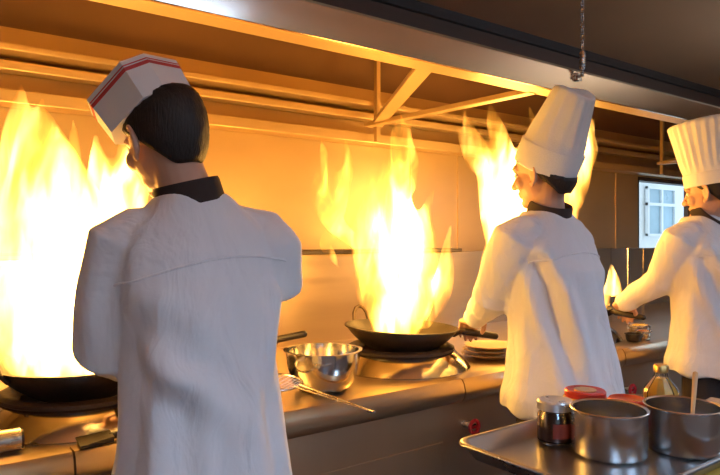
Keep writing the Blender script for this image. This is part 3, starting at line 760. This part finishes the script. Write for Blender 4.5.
# sheet tray with a rolled rim
tx0, tx1, ty0, ty1 = 1.045, 1.80, .625, 1.047
def rrect(x0, x1, y0, y1, r, z, n=6):
    pts = []
    for cx, cy_, a0 in ((x1-r,y1-r,0),(x0+r,y1-r,PI/2),(x0+r,y0+r,PI),(x1-r,y0+r,1.5*PI)):
        for k in range(n+1):
            a = a0+PI/2*k/n; pts.append(V((cx+r*math.cos(a), cy_+r*math.sin(a), z)))
    return pts
def inset(i, z, r): return rrect(tx0+i, tx1-i, ty0+i, ty1-i, max(.004, r), z)
trayr = [inset(.10,TZ-.003,.02), inset(.03,TZ-.003,.03), inset(.024,TZ,.032), inset(.008,TZ+.028,.036), inset(.001,TZ+.027,.038), inset(-.002,TZ+.031,.04), inset(.0,TZ+.036,.04), inset(.006,TZ+.037,.038), inset(.012,TZ+.034,.036),
         inset(.027,TZ+.003,.03), inset(.032,TZ+.0005,.03), inset(.10,TZ+.0005,.02)]
ty = obj('tray', MB().rings(trayr), M['traysteel'], None, True, 0, None, 60)
tag(ty, 'large rectangular steel tray with rolled rim in the foreground', 'tray')

def pot(label, P, r, h):
    t = thing('pot', label, 'pot', (P[0], P[1], TZ+.0012), 0, 'steel pots on the tray')
    obj('body', MB().lathe([(.002,0),(r-.006,0),(r,.006),(r,h-.004),(r+.003,h-.002),(r+.004,h+.001),(r+.002,h+.003),(r-.003,h),(r-.003,.008),(r-.01,.004),(.002,.004)], seg=64), M['potsteel'], t)
    obj('contents', MB().lathe([(.002,.006),(r-.0045,.006),(r-.0045,h*.42),(.002,h*.43)], seg=48), M['sauce'], t)
    return t
pot('steel pot in front of the jars on the tray, with nothing standing in it', (1.347,.843), .083, .103)
pot('steel pot on the right of the tray with a spoon standing in it', (1.512,.755), .083, .103)
sp = tag(obj('spoon', MB().tube([(1.515,.735,.95), (1.535,.742,.985), (1.577,.757,1.05)], [(.0035,.004),(.004,.005),(.0035,.0065)], 10, True, (0,0,1)).ell((1.511,.733,.944), (.014,.02,.005)), M['wood'], None), 'pale spoon leaning in the right hand steel pot', 'spoon')
def jar(label, P, r, h, lid, content, labelmat, z0=TZ+.0012, rim=None):
    t = thing('jar', label, 'jar', (P[0], P[1], z0), 0, 'sauce jars on the tray')
    hb = h-.022
    obj('glass', MB().lathe([(.002,0),(r-.006,0),(r,.007),(r,hb-.014),(r-.006,hb-.004),(r-.006,hb),(r-.009,hb),(r-.009,hb-.006),(r-.003,hb-.016),(r-.003,.009),(r-.009,.003),(.002,.003)], seg=48), M['jarglass'], t)
    obj('contents', MB().lathe([(.002,.0035),(r-.009,.0035),(r-.0035,.009),(r-.0035,hb-.017),(r-.0095,hb-.007),(.002,hb-.007)], seg=48), M[content], t)
    rs = [[V((R_*math.cos(a), R_*math.sin(a), z)) for a in [math.radians(-150+140*k/24) for k in range(25)]] for R_, z in ((r+.0008,.018),(r+.0008,hb-.028))]
    obj('paper_label', MB().rings(rs, False, False), M[labelmat], t)
    ld = obj('lid', MB().lathe([(.002,h-.022),(r-.004,h-.022),(r+.0005,h-.022),(r+.001,h-.004),(r-.002,h),(r-.008,h+.0005),(r-.012,h-.0015),(.002,h-.0015)], seg=48), M[lid], t)
    if rim:
        obj('lid_rim', MB().torus((0,0,h-.020), r+.0005, .0035, None, 48, 8), M[rim], ld)
        obj('lid_seal', MB().lathe([(.002,h-.0015),(r*.55,h-.0015),(r*.55,h+.0002),(.002,h+.0002)], seg=32), M[rim], ld)
    return t
jar('dark sauce jar with a silver lid and brown label at the left of the tray', (1.318,.970), .042, .103, 'silverlid', 'sauce', 'label_red')
jar('squat jar with a red lid rimmed in gold, behind the steel pots', (1.435,.965), .050, .112, 'lidred', 'relish', 'label_red', rim='gold')
jar('low jar with a plain red lid between the two steel pots', (1.528,.905), .046, .088, 'lidred', 'sauce', 'label_red')
ob = thing('oil_bottle', 'clear faceted bottle of golden oil behind the right hand pot', 'bottle', (1.632,.872,TZ+.0012), .2)
bp_ = [(.002,0),(.040,0),(.045,.006),(.045,.098),(.040,.108),(.018,.136),(.016,.146),(.013,.146),(.0145,.136),(.037,.106),(.0415,.096),(.0415,.008),(.002,.005)]
obj('glass', MB().lathe(bp_, seg=12), M['jarglass'], ob, True, 0, None, 20)
obj('oil', MB().lathe([(.002,.0055),(.041,.0085),(.041,.095),(.0365,.105),(.018,.131),(.002,.131)], seg=12), M['oil'], ob, True, 0, None, 20)
obj('cap', MB().lathe([(.002,.1465),(.0165,.1465),(.0185,.149),(.0185,.163),(.016,.167),(.002,.167)], seg=24), M['gold'], ob)
tag(obj('carton', MB().box((1.70,.74,TZ+.0012+.041), (.085,.10,.082), .12), M['carton'], None, False, .003), 'small tan carton at the right end of the tray', 'carton')

# ------------------------------------------------------------------ lamps
def panel_lamp(x, y, sx, sy, label, drop=0):
    t = thing('ceiling_light', label, 'ceiling light', (x, y, ZC-drop), 0, 'ceiling light panels')
    obj('frame', MB().span(-sx/2-.02, sx/2+.02, -sy/2-.02, -sy/2, -.05, -.0005).span(-sx/2-.02, sx/2+.02, sy/2, sy/2+.02, -.05, -.0005).span(-sx/2-.02, -sx/2, -sy/2, sy/2, -.05, -.0005).span(sx/2, sx/2+.02, -sy/2, sy/2, -.05, -.0005), M['silverlid'], t, False)
    obj('diffuser', MB().span(-sx/2+.001, sx/2-.001, -sy/2+.001, sy/2-.001, -.04, -.005), M['lamp_added' if drop else 'lamp'], t, False)
    if drop:  # only the added fill lamps hang on rods
        for i in (-1, 1): obj('suspension_rod', MB().span(sx/2*i-.006+.01*i, sx/2*i+.006+.01*i, -.006, .006, -.002, drop-.0005), M['silverlid'], t, False)
panel_lamp(1.46, -.75, .50, .8, 'cool white light panel on the ceiling, mirrored in the hood front')
panel_lamp(-.6, -1.7, .6, 1.2, 'added cool white fill light panel hung unseen at the left behind the camera', .8)  # added unseen fill lamp: lights the ceiling and the cooks' backs
panel_lamp(4.7, .1, .6, 1.2, 'added cool white fill light panel hung at the far right, outside the picture', .8)  # lamp added out of view to brighten ceiling, right cook and hood front
panel_lamp(1.9, -1.9, .6, 1.2, 'added cool white fill light panel hung unseen straight behind the camera', .8)  # extra unseen lamp, put in to lift the dark ceiling and jackets

w = bpy.data.worlds.new('sky'); sc.world = w; w.use_nodes = True
bg = w.node_tree.nodes['Background']; bg.inputs['Color'].default_value = (.66,.84,1,1); bg.inputs['Strength'].default_value = 2.2

cam = bpy.data.cameras.new('camera'); cam.lens = 32; cam.sensor_width = 36; cam.clip_start = .02
co = bpy.data.objects.new('camera', cam); C.objects.link(co); co.location = (0,0,H); co.rotation_euler = (PI/2, 0, -YAW)
sc.camera = co
vs = sc.view_settings
sc.display_settings.display_device = 'sRGB'; vs.view_transform = 'Standard'; vs.look = 'None'; vs.gamma = 1; vs.exposure = 0; vs.use_curve_mapping = False
sc.cycles.use_denoising = True; sc.cycles.max_bounces = 8; sc.cycles.volume_bounces = 0; sc.cycles.sample_clamp_indirect = 6
